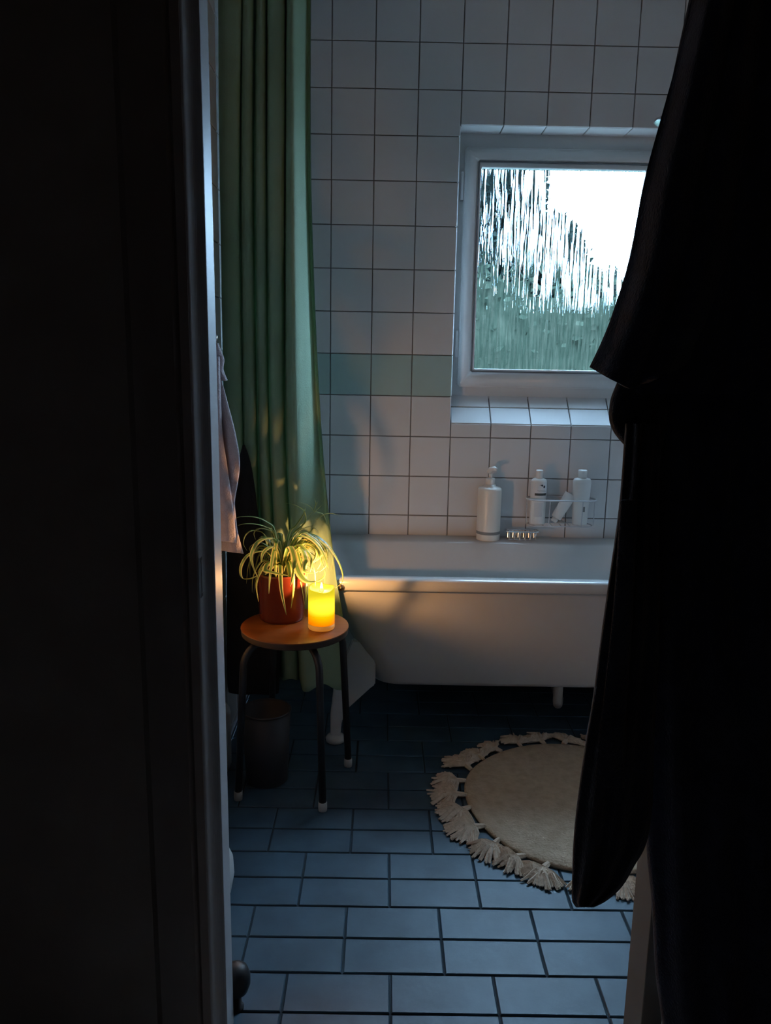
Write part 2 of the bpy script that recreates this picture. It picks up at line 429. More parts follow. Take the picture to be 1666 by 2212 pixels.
link('handle', boxes('window_handle', [(SX1 - 0.035, SX1 - 0.015, WY - 0.02, WY - 0.010, 1.50, 1.57), (SX1 - 0.033, SX1 - 0.017, WY - 0.05, WY - 0.02, 1.545, 1.56), (SX1 - 0.035, SX1 - 0.015, WY - 0.055, WY - 0.04, 1.43, 1.565)], 0.003), M['pvc'], w1)
# rippled glass
g = bpy.data.materials.new('rippled_obscure_glass'); g.use_nodes = True
t = g.node_tree; n = t.nodes; l = t.links
n.remove(n['Principled BSDF'])
tc = n.new('ShaderNodeTexCoord'); mp = n.new('ShaderNodeMapping'); mp.inputs['Scale'].default_value = (1, 1, 0.075)
l.new(tc.outputs['Object'], mp.inputs['Vector'])
n1 = n.new('ShaderNodeTexNoise'); n1.inputs['Scale'].default_value = 130; n1.inputs['Detail'].default_value = 3; n1.inputs['Distortion'].default_value = 0.35
l.new(mp.outputs['Vector'], n1.inputs['Vector'])
bp = n.new('ShaderNodeBump'); bp.inputs['Strength'].default_value = 1.0; bp.inputs['Distance'].default_value = 0.0024
l.new(n1.outputs['Fac'], bp.inputs['Height'])
gl = n.new('ShaderNodeBsdfGlass'); gl.inputs['IOR'].default_value = 1.45; gl.inputs['Roughness'].default_value = 0.03; gl.inputs['Color'].default_value = (0.93, 0.98, 0.97, 1)
l.new(bp.outputs['Normal'], gl.inputs['Normal'])
tp = n.new('ShaderNodeBsdfTransparent'); tp.inputs['Color'].default_value = (0.93, 0.98, 0.97, 1)
n2 = n.new('ShaderNodeTexNoise'); n2.inputs['Scale'].default_value = 125; n2.inputs['Detail'].default_value = 2
mp2 = n.new('ShaderNodeMapping'); mp2.inputs['Scale'].default_value = (1, 1, 0.045); mp2.inputs['Location'].default_value = (3, 1, 2)
l.new(tc.outputs['Object'], mp2.inputs['Vector']); l.new(mp2.outputs['Vector'], n2.inputs['Vector'])
rp = n.new('ShaderNodeValToRGB'); rp.color_ramp.elements[0].position = 0.47; rp.color_ramp.elements[1].position = 0.56
rp.color_ramp.elements[0].color = (0.0, 0.0, 0.0, 1); rp.color_ramp.elements[1].color = (0.9, 0.9, 0.9, 1)
l.new(n2.outputs['Fac'], rp.inputs['Fac'])
rt = n.new('ShaderNodeValToRGB'); rt.color_ramp.elements[0].position = 0.40; rt.color_ramp.elements[1].position = 0.62  # streaks of reflected and refracted light put into the glass tint
rt.color_ramp.elements[0].color = (0.70, 0.80, 0.78, 1); rt.color_ramp.elements[1].color = (0.97, 1.0, 0.99, 1)
l.new(n1.outputs['Fac'], rt.inputs['Fac']); l.new(rt.outputs['Color'], tp.inputs['Color']); l.new(rt.outputs['Color'], gl.inputs['Color'])
mx = n.new('ShaderNodeMixShader')
l.new(rp.outputs['Color'], mx.inputs[0]); l.new(tp.outputs[0], mx.inputs[1]); l.new(gl.outputs[0], mx.inputs[2])
l.new(mx.outputs[0], n['Material Output'].inputs['Surface'])
gp = link('glass_pane', boxes('glass_pane', [(GX0 - 0.006, GX1 + 0.006, WY + 0.008, WY + 0.012, GZ0 - 0.006, GZ1 + 0.006)]), g, w1)
gp['label'] = 'rippled obscure glass pane'

# ------------------------------------------------------------------ bathtub
bt = empty('bathtub', (0.8, -0.33, 0), 'white freestanding enamel bathtub along the tiled wall under the window', 'bathtub')
B0 = Vector((0.8, -0.33, 0))
def loc(P, o): return [tuple(Vector(p) - o) for p in P]
RZ_ = 0.572
rings = [rrect(0.175, 1.42, -0.560, -0.08, 0.10, 0.192), rrect(0.180, 1.425, -0.568, -0.078, 0.105, 0.196), rrect(0.172, 1.43, -0.574, -0.076, 0.11, 0.208),
         rrect(0.115, 1.50, -0.600, -0.06, 0.11, 0.33), rrect(0.060, 1.56, -0.618, -0.05, 0.10, 0.44), rrect(0.025, 1.59, -0.628, -0.045, 0.09, 0.515), rrect(0.015, 1.60, -0.632, -0.04, 0.09, 0.534),
         rrect(-0.026, 1.632, -0.653, -0.006, 0.09, 0.536), rrect(-0.030, 1.636, -0.656, -0.004, 0.08, 0.541), rrect(-0.030, 1.636, -0.656, -0.004, 0.09, 0.566), rrect(-0.025, 1.631, -0.651, -0.006, 0.09, RZ_),
         rrect(0.002, 1.575, -0.602, -0.105, 0.05, RZ_ - 0.001), rrect(0.008, 1.567, -0.594, -0.112, 0.05, RZ_ - 0.008), rrect(0.018, 1.55, -0.582, -0.124, 0.05, 0.53),
         rrect(0.13, 1.45, -0.54, -0.16, 0.11, 0.30), rrect(0.27, 1.38, -0.49, -0.21, 0.10, 0.235), rrect(0.36, 1.30, -0.43, -0.27, 0.07, 0.225)]
so = link('shell', loft('bath_shell', [loc(r, B0) for r in rings]), M['enamel'], bt, True)
md = so.modifiers.new('subdivision', 'EDGE_SPLIT'); md.split_angle = math.radians(50)
def foot(px, py, tx, ty):
    """cast foot: broad bracket against the shell, narrowing to a round pad"""
    s = 1 if tx > px else -1
    pf = [(-0.016, 0.020), (-0.017, 0.10), (-0.006, 0.20), (0.050, 0.34), (0.128, 0.34), (0.128, 0.195), (0.117, 0.188), (0.040, 0.115), (0.020, 0.070), (0.016, 0.020)]
    bm = bmesh.new(); fr = []
    for sg in (-1, 1):
        fr.append([bm.verts.new(Vector((px + s * x, py + (ty - py) * z / 0.30 + sg * 0.014, z)) - B0) for x, z in pf])
    bm.faces.new(fr[0]); bm.faces.new(list(reversed(fr[1])))
    for k in range(len(pf)):
        j = (k + 1) % len(pf); bm.faces.new((fr[0][k], fr[0][j], fr[1][j], fr[1][k]))
    bmesh.ops.recalc_face_normals(bm, faces=bm.faces[:])
    bmesh.ops.bevel(bm, geom=bm.edges[:], offset=0.004, segments=2, affect='EDGES')
    f = link('foot', from_bm('bath_foot', bm), M['enamel'], bt)
    link('foot_pad', lathe('foot_pad', [(0.026, 0.0), (0.032, 0.004), (0.033, 0.014), (0.027, 0.022), (0.017, 0.026)], 20, True, px - B0.x, py - B0.y), M['enamel'], f, True)
foot(0.062, -0.585, 0.085, -0.55); foot(0.062, -0.09, 0.085, -0.10); foot(1.54, -0.585, 1.515, -0.55); foot(1.54, -0.09, 1.515, -0.10)
link('drain_pipe', tube('drain_pipe', loc([(0.83, -0.40, 0.2), (0.83, -0.40, 0.075), (0.835, -0.385, 0.055), (0.85, -0.33, 0.05), (0.88, -0.02, 0.05)], B0), 0.017, 12), M['cream_pl'], bt, True)

kb = at(736, 1269, y=-0.662)
kq = link('plug_knob', lathe('plug_knob', [(0.0, -0.004), (0.009, -0.004), (0.0105, 0.0), (0.0105, 0.003), (0.007, 0.006), (0.004, 0.0065), (0.004, 0.010), (0, 0.011)], 20), mat('aged_brass', (0.55, 0.33, 0.16), 0.3, (0.40, 0.22, 0.10), 40, metal=1.0), bt, True)
kq.rotation_euler.x = PI / 2; kq.location = kb - B0; kq['label'] = 'small round brass knob at the end of the rim'
# ------------------------------------------------------------------ shower curtain
ck = [  # fold key: px at v=-60 / 400 / 900 / 1200 / 1330 / 1470 and depth top / bottom
    (472, 474, 478, 482, 484, 486, -0.600, -0.600), (486, 490, 494, 500, 504, 506, -0.628, -0.622), (520, 514, 520, 520, 520, 520, -0.624, -0.620), (524, 518, 524, 526, 528, 530, -0.570, -0.57),
    (528, 525, 530, 534, 536, 540, -0.625, -0.622), (546, 543, 550, 556, 560, 564, -0.625, -0.622), (552, 549, 556, 562, 566, 570, -0.560, -0.56), (558, 555, 562, 570, 576, 580, -0.634, -0.625), (572, 572, 577, 588, 594, 600, -0.634, -0.625),
    (577, 577, 582, 594, 600, 606, -0.58, -0.58), (583, 583, 588, 600, 607, 614, -0.65, -0.64), (612, 610, 608, 624, 632, 640, -0.648, -0.64), (617, 616, 616, 630, 638, 646, -0.595, -0.61), (622, 620, 622, 636, 644, 652, -0.648, -0.655),
    (633, 634, 638, 644, 652, 660, -0.676, -0.690), (648, 650, 663, 676, 690, 702, -0.600, -0.680), (661, 662, 681, 702, 720, 732, -0.530, -0.672), (667, 668, 688, 714, 735, 746, -0.520, -0.672), (671, 672, 692, 721, 742, 752, -0.530, -0.680)]
vrows = [-60, 400, 900, 1200, 1330, 1470]
keyrows = []
for i, v in enumerate(vrows):
    tt = min(1, max(0, (v - 800) / 400.0)); tt = tt * tt * (3 - 2 * tt)
    keyrows.append([at(k[i], v, y=k[6] + (k[7] - k[6]) * tt) for k in ck])
cols = []
for j in range(len(ck)):
    zs = [sum(p.z for p in r) / len(r) for r in keyrows]
    c = [Vector((keyrows[i][j].x, keyrows[i][j].y, zs[i])) for i in range(len(vrows))]
    c = [Vector((c[0].x, c[0].y, 2.33))] + c
    cols.append(cat(c, 9))
rows = []
for i in range(len(cols[0])):
    r = cat([c[i] for c in cols], 6)
    rows.append([Vector((max(p.x, XL + 0.006), p.y, p.z + (0.012 * math.sin(p.x * 60) if i == len(cols[0]) - 1 else 0))) for p in r])
cu = empty('shower_curtain', (-0.12, -0.63, 0.2), 'green fabric shower curtain hanging in folds at the end of the bath', 'curtain')
C0 = Vector((-0.12, -0.63, 0.2))
so = link('curtain_fabric', loft('curtain_fabric', [loc(r, C0) for r in rows], closed_u=False), M['curtain'], cu, True)
md = so.modifiers.new('thickness', 'SOLIDIFY'); md.thickness = 0.0012
hm = []
for r in rows:
    e, e2 = r[-1], r[-3]
    hm.append([e + Vector((0.0015, -0.0015, 0)), e + Vector((0.0015, 0.002, 0)), e2 + Vector((0, 0.002, 0)), e2 + Vector((0, -0.0015, 0))])
link('side_hem', loft('side_hem', [loc(r, C0) for r in hm]), M['hem'], cu)
rail = tag(link('curtain_rail', tube('curtain_rail', [(XL, -0.61, 2.36), (0.2, -0.61, 2.36), (1.69, -0.61, 2.36)], 0.011, 12), M['chrome'], None, True), 'straight chrome shower curtain rail above the green curtain', 'curtain rail')
for k in range(8):
    x = -0.25 + k * 0.034
    link('ring', tube('ring', loc([(x, -0.61 + 0.02 * math.cos(a), 2.3475 + 0.0265 * math.sin(a)) for a in [2 * PI * q / 14 for q in range(14)]], C0), 0.0018, 5, True), M['chrome'], cu, True)

# ------------------------------------------------------------------ stool
SC = Vector((-0.041, -0.851, 0))
st = empty('stool', SC, 'round wooden stool with black tube legs standing by the bath', 'stool')
SZT = 0.49
link('seat', lathe('seat_top', [(0.150, SZT - 0.004), (0.1535, SZT - 0.003), (0.153, SZT - 0.0005), (0.151, SZT), (0, SZT)], 64), M['seat'], st, True).modifiers.new('s', 'EDGE_SPLIT')
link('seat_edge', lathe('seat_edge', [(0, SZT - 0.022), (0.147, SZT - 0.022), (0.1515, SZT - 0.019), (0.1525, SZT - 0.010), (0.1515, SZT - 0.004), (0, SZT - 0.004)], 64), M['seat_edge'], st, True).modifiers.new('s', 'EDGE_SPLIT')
for fx, fy in ((-0.193, -0.951), (0.051, -1.001), (0.111, -0.751), (-0.133, -0.701)):
    d = Vector((fx, fy, 0)) - SC
    dn = d.normalized(); top = dn * (d.length - 0.022)
    pts = [dn * 0.04 + Vector((0, 0, SZT - 0.032)), dn * (d.length - 0.085) + Vector((0, 0, SZT - 0.032))]
    for k in range(1, 8):
        a = PI / 2 * k / 8
        pts.append(dn * (d.length - 0.085 + 0.063 * math.sin(a)) + Vector((0, 0, SZT - 0.032 - 0.063 * (1 - math.cos(a)))))
    pts += [top + Vector((0, 0, SZT - 0.096)), d + Vector((0, 0, 0.02))]
    lg = link('leg', tube('leg', pts, 0.0103, 12), M['black_metal'], st, True)
    link('foot_cap', lathe('foot_cap', [(0.006, 0.0), (0.0118, 0.002), (0.0125, 0.010), (0.0122, 0.027), (0.0098, 0.028)], 16, True, d.x, d.y), M['foot_cap'], lg, True)

# ------------------------------------------------------------------ LED candle
CC = Vector((0.036, -0.872, SZT))
ca = empty('led_candle', CC, 'glowing yellow flameless pillar candle on the wooden stool', 'candle')
wm = bpy.data.materials.new('glowing_candle_wax'); wm.use_nodes = True
t = wm.node_tree; n = t.nodes; l = t.links
b = n['Principled BSDF']
b.inputs['Specular IOR Level'].default_value = 0.1; b.inputs['Base Color'].default_value = (0.012, 0.006, 0.002, 1); b.inputs['Roughness'].default_value = 0.45
# an LED inside the wax: brightest around the LED, falling off with distance from it
tc = n.new('ShaderNodeTexCoord'); ds = n.new('ShaderNodeVectorMath'); ds.operation = 'DISTANCE'
ds.inputs[1].default_value = (0.006, -0.016, 0.058)
l.new(tc.outputs['Object'], ds.inputs[0])
sz = n.new('ShaderNodeSeparateXYZ'); l.new(tc.outputs['Object'], sz.inputs[0])
rp = n.new('ShaderNodeValToRGB')
rp.color_ramp.elements[0].position = 0.10; rp.color_ramp.elements[0].color = (1.0, 0.21, 0.0, 1)
rp.color_ramp.elements[1].position = 1.0; rp.color_ramp.elements[1].color = (0.90, 0.72, 0.012, 1)
e = rp.color_ramp.elements.new(0.34); e.color = (1.0, 0.31, 0.0, 1)
e = rp.color_ramp.elements.new(0.47); e.color = (1.0, 0.56, 0.02, 1)
e = rp.color_ramp.elements.new(0.62); e.color = (1.0, 0.78, 0.03, 1)
dv = n.new('ShaderNodeMath'); dv.operation = 'DIVIDE'; dv.inputs[1].default_value = 0.125
l.new(sz.outputs['Z'], dv.inputs[0]); l.new(dv.outputs[0], rp.inputs['Fac'])
mr = n.new('ShaderNodeMapRange'); mr.interpolation_type = 'SMOOTHSTEP'
mr.inputs['From Min'].default_value = 0.018; mr.inputs['From Max'].default_value = 0.058; mr.inputs['To Min'].default_value = 2.0; mr.inputs['To Max'].default_value = 0.78
l.new(ds.outputs['Value'], mr.inputs['Value'])
l.new(rp.outputs['Color'], b.inputs['Emission Color']); l.new(mr.outputs[0], b.inputs['Emission Strength'])
# body with an uneven melted top edge
V = []; F = []; N = 56
def topz(a): return 0.118 + 0.007 * max(0, math.cos(a - 2.9)) ** 3 - 0.004 * math.cos(a - 4.2) + 0.0025 * math.cos(3 * a)
lev = [(0.0372, None, 0.016), (0.0374, 0.3, 0), (0.0372, 0.7, 0), (0.0368, 0.97, 0), (0.0355, 1.0, 0), (0.032, 0.985, 0), (0.028, 0.94, 0), (0.008, 0.915, 0)]
for r, fz, z0 in lev:
    for i in range(N):
        a = 2 * PI * i / N
        z = z0 if fz is None else (0.016 + (topz(a) - 0.016) * fz if fz < 0.93 or r > 0.03 else topz(a) * fz if r > 0.02 else 0.108)
        V.append((r * math.cos(a), r * math.sin(a), z))
for q in range(len(lev) - 1):
    for i in range(N):
        j = (i + 1) % N; F.append((q * N + i, q * N + j, (q + 1) * N + j, (q + 1) * N + i))
F.append(tuple(range((len(lev) - 1) * N, len(lev) * N))); F.append(tuple(reversed(range(N))))
link('wax_body', mesh('wax_body', V, F), wm, ca, True)
bm_ = mat('candle_base_plastic', (0.75, 0.45, 0.16), 0.45, None, 10)
bb_ = bm_.node_tree.nodes['Principled BSDF']; bb_.inputs['Emission Color'].default_value = (1.0, 0.34, 0.03, 1); bb_.inputs['Emission Strength'].default_value = 0.30  # emission stands in for candle light scattered through the base
link('base', lathe('candle_base', [(0.033, 0.0), (0.036, 0.001), (0.0373, 0.004), (0.0373, 0.016), (0.03, 0.0165)], 48), bm_, ca, True)
fm = bpy.data.materials.new('led_flame_tip'); fm.use_nodes = True
fb = fm.node_tree.nodes['Principled BSDF']; fb.inputs['Emission Color'].default_value = (1, 0.62, 0.14, 1); fb.inputs['Emission Strength'].default_value = 1.6
link('flame_tip', lathe('flame_tip', [(0, 0.106), (0.004, 0.107), (0.0052, 0.113), (0.0042, 0.121), (0.0018, 0.129), (0, 0.1325)], 14), fm, ca, True)
ld = bpy.data.lights.new('candle_light', 'POINT'); ld.energy = 5.0; ld.color = (1.0, 0.50, 0.18); ld.shadow_soft_size = 0.005
lo = bpy.data.objects.new('candle_light', ld); COL.objects.link(lo); lo.parent = ca; lo.location = (0.0, 0.0, 0.139)

# ------------------------------------------------------------------ spider plant in its pot
PC = Vector((-0.086, -0.788, SZT))
sp_ = empty('potted_spider_plant', PC, 'variegated spider plant in a red-brown pot on the wooden stool', 'plant')
link('pot', lathe('pot', [(0.0, 0), (0.060, 0), (0.064, 0.002), (0.0655, 0.01), (0.0715, 0.135), (0.0735, 0.137), (0.0735, 0.142), (0.0715, 0.143), (0.068, 0.141), (0.066, 0.12), (0.0, 0.12)], 48), M['pot'], sp_, True)
link('soil', lathe('soil', [(0.0, 0.118), (0.066, 0.120), (0.05, 0.128), (0.02, 0.132), (0, 0.133)], 28, False), M['soil'], sp_, True)
lm_ = bpy.data.materials.new('variegated_leaf'); lm_.use_nodes = True
t = lm_.node_tree; n = t.nodes; l = t.links
b = n['Principled BSDF']; b.inputs['Roughness'].default_value = 0.4
uvn = n.new('ShaderNodeUVMap'); sx = n.new('ShaderNodeSeparateXYZ'); l.new(uvn.outputs['UV'], sx.inputs[0])
rp = n.new('ShaderNodeValToRGB'); els = rp.color_ramp.elements
els[0].position = 0.0; els[0].color = (0.60, 0.56, 0.24, 1); els[1].position = 1.0; els[1].color = (0.60, 0.56, 0.24, 1)
for p_, c_ in ((0.20, (0.55, 0.52, 0.20, 1)), (0.30, (0.13, 0.25, 0.06, 1)), (0.5, (0.17, 0.30, 0.08, 1)), (0.70, (0.13, 0.25, 0.06, 1)), (0.80, (0.55, 0.52, 0.20, 1))):
    e = els.new(p_); e.color = c_
l.new(sx.outputs['X'], rp.inputs['Fac']); l.new(rp.outputs['Color'], b.inputs['Base Color'])
trn = n.new('ShaderNodeBsdfTranslucent'); l.new(rp.outputs['Color'], trn.inputs['Color'])
mx = n.new('ShaderNodeMixShader'); mx.inputs[0].default_value = 0.22
l.new(b.outputs[0], mx.inputs[1]); l.new(trn.outputs[0], mx.inputs[2]); l.new(mx.outputs[0], n['Material Output'].inputs['Surface'])
def leaf(pts, w=0.006, twist=0.0, name='leaf'):
    P_ = cat(pts, 5); N = len(P_); V = []; F = []; UV = []
    up = Vector((0, 0, 1))
    for i, p in enumerate(P_):
        tt = (P_[min(i + 1, N - 1)] - P_[max(i - 1, 0)]).normalized()
        # face outward/upward: side direction perpendicular to the arc plane
        s = tt.cross(Vector((p.x * 0.0, 0, 1)))
        rad = Vector((p.x - PC.x, p.y - PC.y, 0))
        if rad.length > 1e-4:
            s2 = Vector((-rad.y, rad.x, 0)).normalized()
            s = s2 - tt * s2.dot(tt)
        if s.length < 1e-4: s = Vector((1, 0, 0))
        s.normalize()
        a = twist * i / N
        nn = tt.cross(s)
        s = s * math.cos(a) + nn * math.sin(a); nn = tt.cross(s)
        f = i / (N - 1)
        ww = w * (0.55 + 0.45 * min(1, f * 4)) * (1 - max(0, (f - 0.45) / 0.55) ** 1.6 * 0.94)
        V += [p - PC - s * ww, p - PC + nn * ww * 0.35, p - PC + s * ww]
    for i in range(N - 1):
        F += [(3 * i, 3 * i + 1, 3 * i + 4, 3 * i + 3), (3 * i + 1, 3 * i + 2, 3 * i + 5, 3 * i + 4)]
    me = mesh(name, V, F)
    u = me.uv_layers.new(name='UVMap')
    for pg in me.polygons:
        for li in pg.loop_indices:
            vi = me.loops[li].vertex_index
            u.data[li].uv = ((vi % 3) * 0.5, (vi // 3) / N)
    return link(name, me, lm_, sp_, True)
def zp(zx, zy, y): return at(450 + zx / 4.76, 1060 + zy / 4.76, y=y)
crown = Vector((PC.x, PC.y, SZT + 0.128))
hand = [  # traced leaves: (zoom x, zoom y, depth)
    ([(730, 640, -.79), (690, 420, -.79), (600, 320, -.80), (480, 272, -.81), (340, 268, -.82), (285, 282, -.82)], .005),
    ([(735, 640, -.79), (680, 450, -.81), (590, 375, -.83), (480, 345, -.85), (380, 340, -.86), (300, 358, -.86)], .005),
    ([(735, 640, -.79), (690, 470, -.80), (590, 395, -.81), (505, 395, -.82), (470, 440, -.82), (488, 505, -.82)], .005),
    ([(745, 660, -.80), (690, 530, -.84), (610, 492, -.87), (510, 530, -.89), (445, 650, -.90), (455, 760, -.90), (515, 905, -.89)], .0062),
    ([(745, 680, -.80), (690, 600, -.85), (620, 590, -.88), (560, 650, -.90), (545, 740, -.90)], .0058),
    ([(770, 640, -.78), (830, 450, -.77), (900, 360, -.76), (975, 250, -.75), (1005, 165, -.75)], .005),
    ([(775, 640, -.78), (850, 480, -.76), (950, 375, -.75), (1000, 310, -.74), (985, 210, -.74), (900, 150, -.74), (785, 124, -.74)], .0036),
    ([(780, 640, -.79), (870, 500, -.79), (960, 400, -.79), (1080, 358, -.79)], .0055),
    ([(780, 650, -.80), (870, 530, -.83), (1000, 475, -.86), (1110, 540, -.885), (1190, 660, -.90), (1235, 800, -.90)], .0066),
    ([(785, 650, -.80), (900, 500, -.81), (1060, 452, -.82), (1200, 530, -.825), (1310, 680, -.825), (1370, 810, -.825), (1382, 920, -.825), (1330, 985, -.825), (1270, 1020, -.825)], .0062),
    ([(770, 660, -.81), (860, 620, -.85), (895, 740, -.895), (940, 860, -.915), (1010, 930, -.925), (1100, 938, -.925), (1185, 890, -.92), (1202, 830, -.915)], .008),
    ([(770, 660, -.81), (830, 580, -.87), (880, 680, -.90), (880, 800, -.91), (845, 985, -.905)], .0066),
    ([(780, 660, -.80), (900, 570, -.84), (1000, 610, -.87), (1060, 710, -.885), (1045, 840, -.89)], .0066),
    ([(740, 680, -.80), (620, 640, -.84), (430, 650, -.87), (340, 770, -.88), (345, 890, -.88), (430, 905, -.88), (510, 870, -.88)], .0055),
    ([(740, 700, -.80), (640, 740, -.86), (585, 815, -.89), (680, 845, -.905), (830, 875, -.91)], .0062),
    ([(790, 660, -.80), (960, 560, -.82), (1110, 590, -.84), (1140, 680, -.85), (1080, 745, -.86)], .006),
    ([(735, 640, -.79), (600, 480, -.81), (470, 410, -.82), (390, 450, -.83), (362, 540, -.83), (400, 620, -.83)], .0045),
    ([(790, 660, -.79), (980, 480, -.79), (1130, 480, -.79), (1230, 590, -.79), (1215, 760, -.80)], .006),
    ([(790, 660, -.80), (930, 600, -.86), (1000, 700, -.90), (985, 820, -.905), (1060, 850, -.915), (1140, 830, -.915)], .0066),
    ([(790, 660, -.79), (1000, 520, -.77), (1180, 560, -.76), (1275, 690, -.76), (1260, 830, -.77)], .0058),
    ([(785, 650, -.79), (920, 470, -.78), (1040, 430, -.77), (1090, 385, -.77), (1140, 440, -.77)], .005),
]
for pts, w in hand:
    P3 = [zp(*p) for p in pts]
    P3[0] = crown + (P3[0] - crown) * 0.15
    leaf(P3, w * 1.3)
random.seed(11)
for k in range(40):
    a = random.uniform(0, 2 * PI); ca_, sa_ = math.cos(a), math.sin(a)
    r = random.uniform(0.05, 0.115); h = random.uniform(0.03, 0.115); dr_ = random.uniform(0.02, 0.13)
    if ca_ < -0.5: r *= 0.9
    if sa_ > 0.45: r = min(r, 0.07)           # keep clear of the curtain behind
    s = Vector((ca_, sa_, 0)); q = Vector((-sa_, ca_, 0)) * random.uniform(-0.03, 0.03)
    P3 = [crown + s * 0.012, crown + s * r * 0.35 + Vector((0, 0, h * 0.75)), crown + s * r * 0.75 + q * 0.5 + Vector((0, 0, h)), crown + s * r * 1.1 + q + Vector((0, 0, h - dr_ * 0.45)), crown + s * r * 1.12 + q * 1.6 + Vector((0, 0, h - dr_))]
    leaf(P3, random.uniform(0.0055, 0.0080), random.uniform(-0.6, 0.6))
for k in range(16):      # denser right side, between the candle and the curtain
    y = random.uniform(-0.845, -0.75)
    x1_, v1_ = random.uniform(900, 1080), random.uniform(430, 580); x2_, v2_ = random.uniform(1090, 1230), random.uniform(560, 760)
    P3 = [crown + Vector((0.012, 0.004, 0)), zp(x1_, v1_, y + 0.01), zp((x1_ + x2_) / 2 + 30, (v1_ + v2_) / 2 - 50, y), zp(x2_, v2_, y), zp(x2_ + random.uniform(-120, 20), v2_ + random.uniform(60, 130), y - 0.01)]
    leaf(P3, random.uniform(0.006, 0.0085), random.uniform(-0.5, 0.5))
# plantlet on its thin runner, above right
for pts, w in (([(800, 640, -.78), (960, 380, -.74), (1050, 240, -.735), (1085, 212, -.735)], .0014), ([(1085, 212, -.735), (1140, 225, -.74), (1190, 255, -.74), (1228, 360, -.74)], .0038), ([(1150, 265, -.735), (1200, 240, -.735), (1280, 235, -.735), (1380, 272, -.735)], .0034),
               ([(1085, 212, -.735), (1100, 160, -.735), (1128, 112, -.735)], .003), ([(1085, 212, -.735), (1105, 140, -.73), (1092, 88, -.73)], .0028), ([(1085, 212, -.735), (1050, 165, -.735), (990, 130, -.735), (925, 118, -.735)], .003), ([(1085, 230, -.735), (1120, 190, -.73), (1170, 150, -.73)], .0026), ([(1120, 300, -.735), (1160, 265, -.735), (1200, 250, -.735)], .002)):
    leaf([zp(*p) for p in pts], w, 0, 'plantlet_leaf')

# ------------------------------------------------------------------ bin under the stool, things along the left wall
BC = Vector((-0.128, -0.832, 0))
bn = empty('waste_bin', BC, 'dark grey round waste bin standing under the wooden stool', 'bin')
link('body', lathe('bin_body', [(0, 0.0), (0.058, 0.0), (0.062, 0.004), (0.071, 0.222), (0.068, 0.222), (0.059, 0.008), (0, 0.008)], 40), M['bin'], bn, True)
link('rim', tube('bin_rim', [(0.071 * math.cos(a), 0.071 * math.sin(a), 0.223) for a in [2 * PI * k / 40 for k in range(40)]], 0.0032, 8, True), M['bin'], bn, True)

tag(link('storage_tub', loft('storage_tub', [rrect(XL + 0.003, -0.252, -0.80, -0.725, 0.012, z, 5) for z in (0.0, 0.05)] + [rrect(XL + 0.003, -0.252 - d, -0.80 + d, -0.725 - d, 0.012, z, 5) for z, d in ((0.17, 0.0), (0.185, 0.003), (0.198, 0.009), (0.203, 0.014))]), M['white_pl'], None, True), 'slim pale container on the floor against the left wall beside the stool leg', 'container')
wc = empty('brush_holder', (-0.190, -1.36, 0), 'white rounded pot on the floor half hidden by the door frame', 'pot')
link('body', lathe('brush_pot', [(0, 0), (0.045, 0), (0.052, 0.006), (0.060, 0.05), (0.058, 0.09), (0.048, 0.115), (0.03, 0.125), (0, 0.126)], 32), M['white_pl'], wc, True)
link('handle', tube('brush_handle', [(0, 0, 0.12), (0, 0, 0.34)], 0.008, 10), M['white_pl'], wc, True)
dsq = empty('door_stop', (-0.066, -1.695, 0), 'black rubber door stop on the floor beside the door frame', 'door stop')
link('cap', lathe('door_stop_cap', [(0.012, 0.03), (0.024, 0.04), (0.029, 0.055), (0.029, 0.072), (0.024, 0.086), (0.012, 0.094), (0, 0.095)], 28), M['rubber'], dsq, True)
link('stem', lathe('door_stop_stem', [(0.016, 0.0), (0.016, 0.004), (0.012, 0.006), (0.011, 0.034)], 20), M['black_metal'], dsq, True)

def sheet(name, rows, prof, nu=22, th=0.006, m=None, parent=None, org=Vector((0, 0, 0)), sub_=8):
    """cloth panel: rows = [(v, pxl, pxr)], prof(u, f) = depth y; u across, f down"""
    rr = cat([Vector((r[0], r[1], r[2])) for r in rows], sub_)
    R = []
    for i, r in enumerate(rr):
        f = i / (len(rr) - 1)
        row = []
        for k in range(nu + 1):
            u = k / nu
            p = at(r[1] + (r[2] - r[1]) * u, r[0] + prof(u, f)[1], y=prof(u, f)[0])
            row.append(p - org)
        R.append(row)
    o = link(name, loft(name, R, closed_u=False), m, parent, True)
    md = o.modifiers.new('thickness', 'SOLIDIFY'); md.thickness = th; md.offset = 0
    return o
# mauve towel
tw = empty('hand_towel', (-0.25, -0.87, 0.69), 'mauve-grey terry towel hanging on the left wall behind the door frame', 'towel')
TO = Vector((-0.25, -0.87, 0.69))
sheet('towel_cloth', [(745, 458, 470), (800, 452, 474), (834, 450, 481), (884, 448, 494), (939, 446, 508), (996, 446, 517), (1040, 446, 513), (1083, 447, 506), (1123, 448, 509), (1152, 449, 513), (1196, 450, 525)],
      lambda u, f: (-0.86 + 0.022 * math.sin(u * 5 + 0.8) * min(1, f * 3) - 0.018 * u, (-12 * (1 - u)) * f * f), 20, 0.007, M['pink_towel'], tw, TO)
sheet('front_fold', [(770, 458, 472), (830, 455, 474), (930, 452, 478), (1000, 452, 488), (1080, 453, 500), (1130, 453, 506), (1172, 453, 509)],
      lambda u, f: (-0.905 + 0.015 * math.sin(u * 4 + 2) - 0.0 * u, (-6 * (1 - u)) * f * f), 14, 0.007, M['pink_towel'], tw, TO)
sheet('corner_flap', [(742, 462, 470), (762, 463, 478), (778, 463, 483), (798, 466, 481), (822, 478, 490)], lambda u, f: (-0.885 - 0.012 * math.sin(u * 3), 0), 8, 0.006, M['pink_towel'], tw, TO)
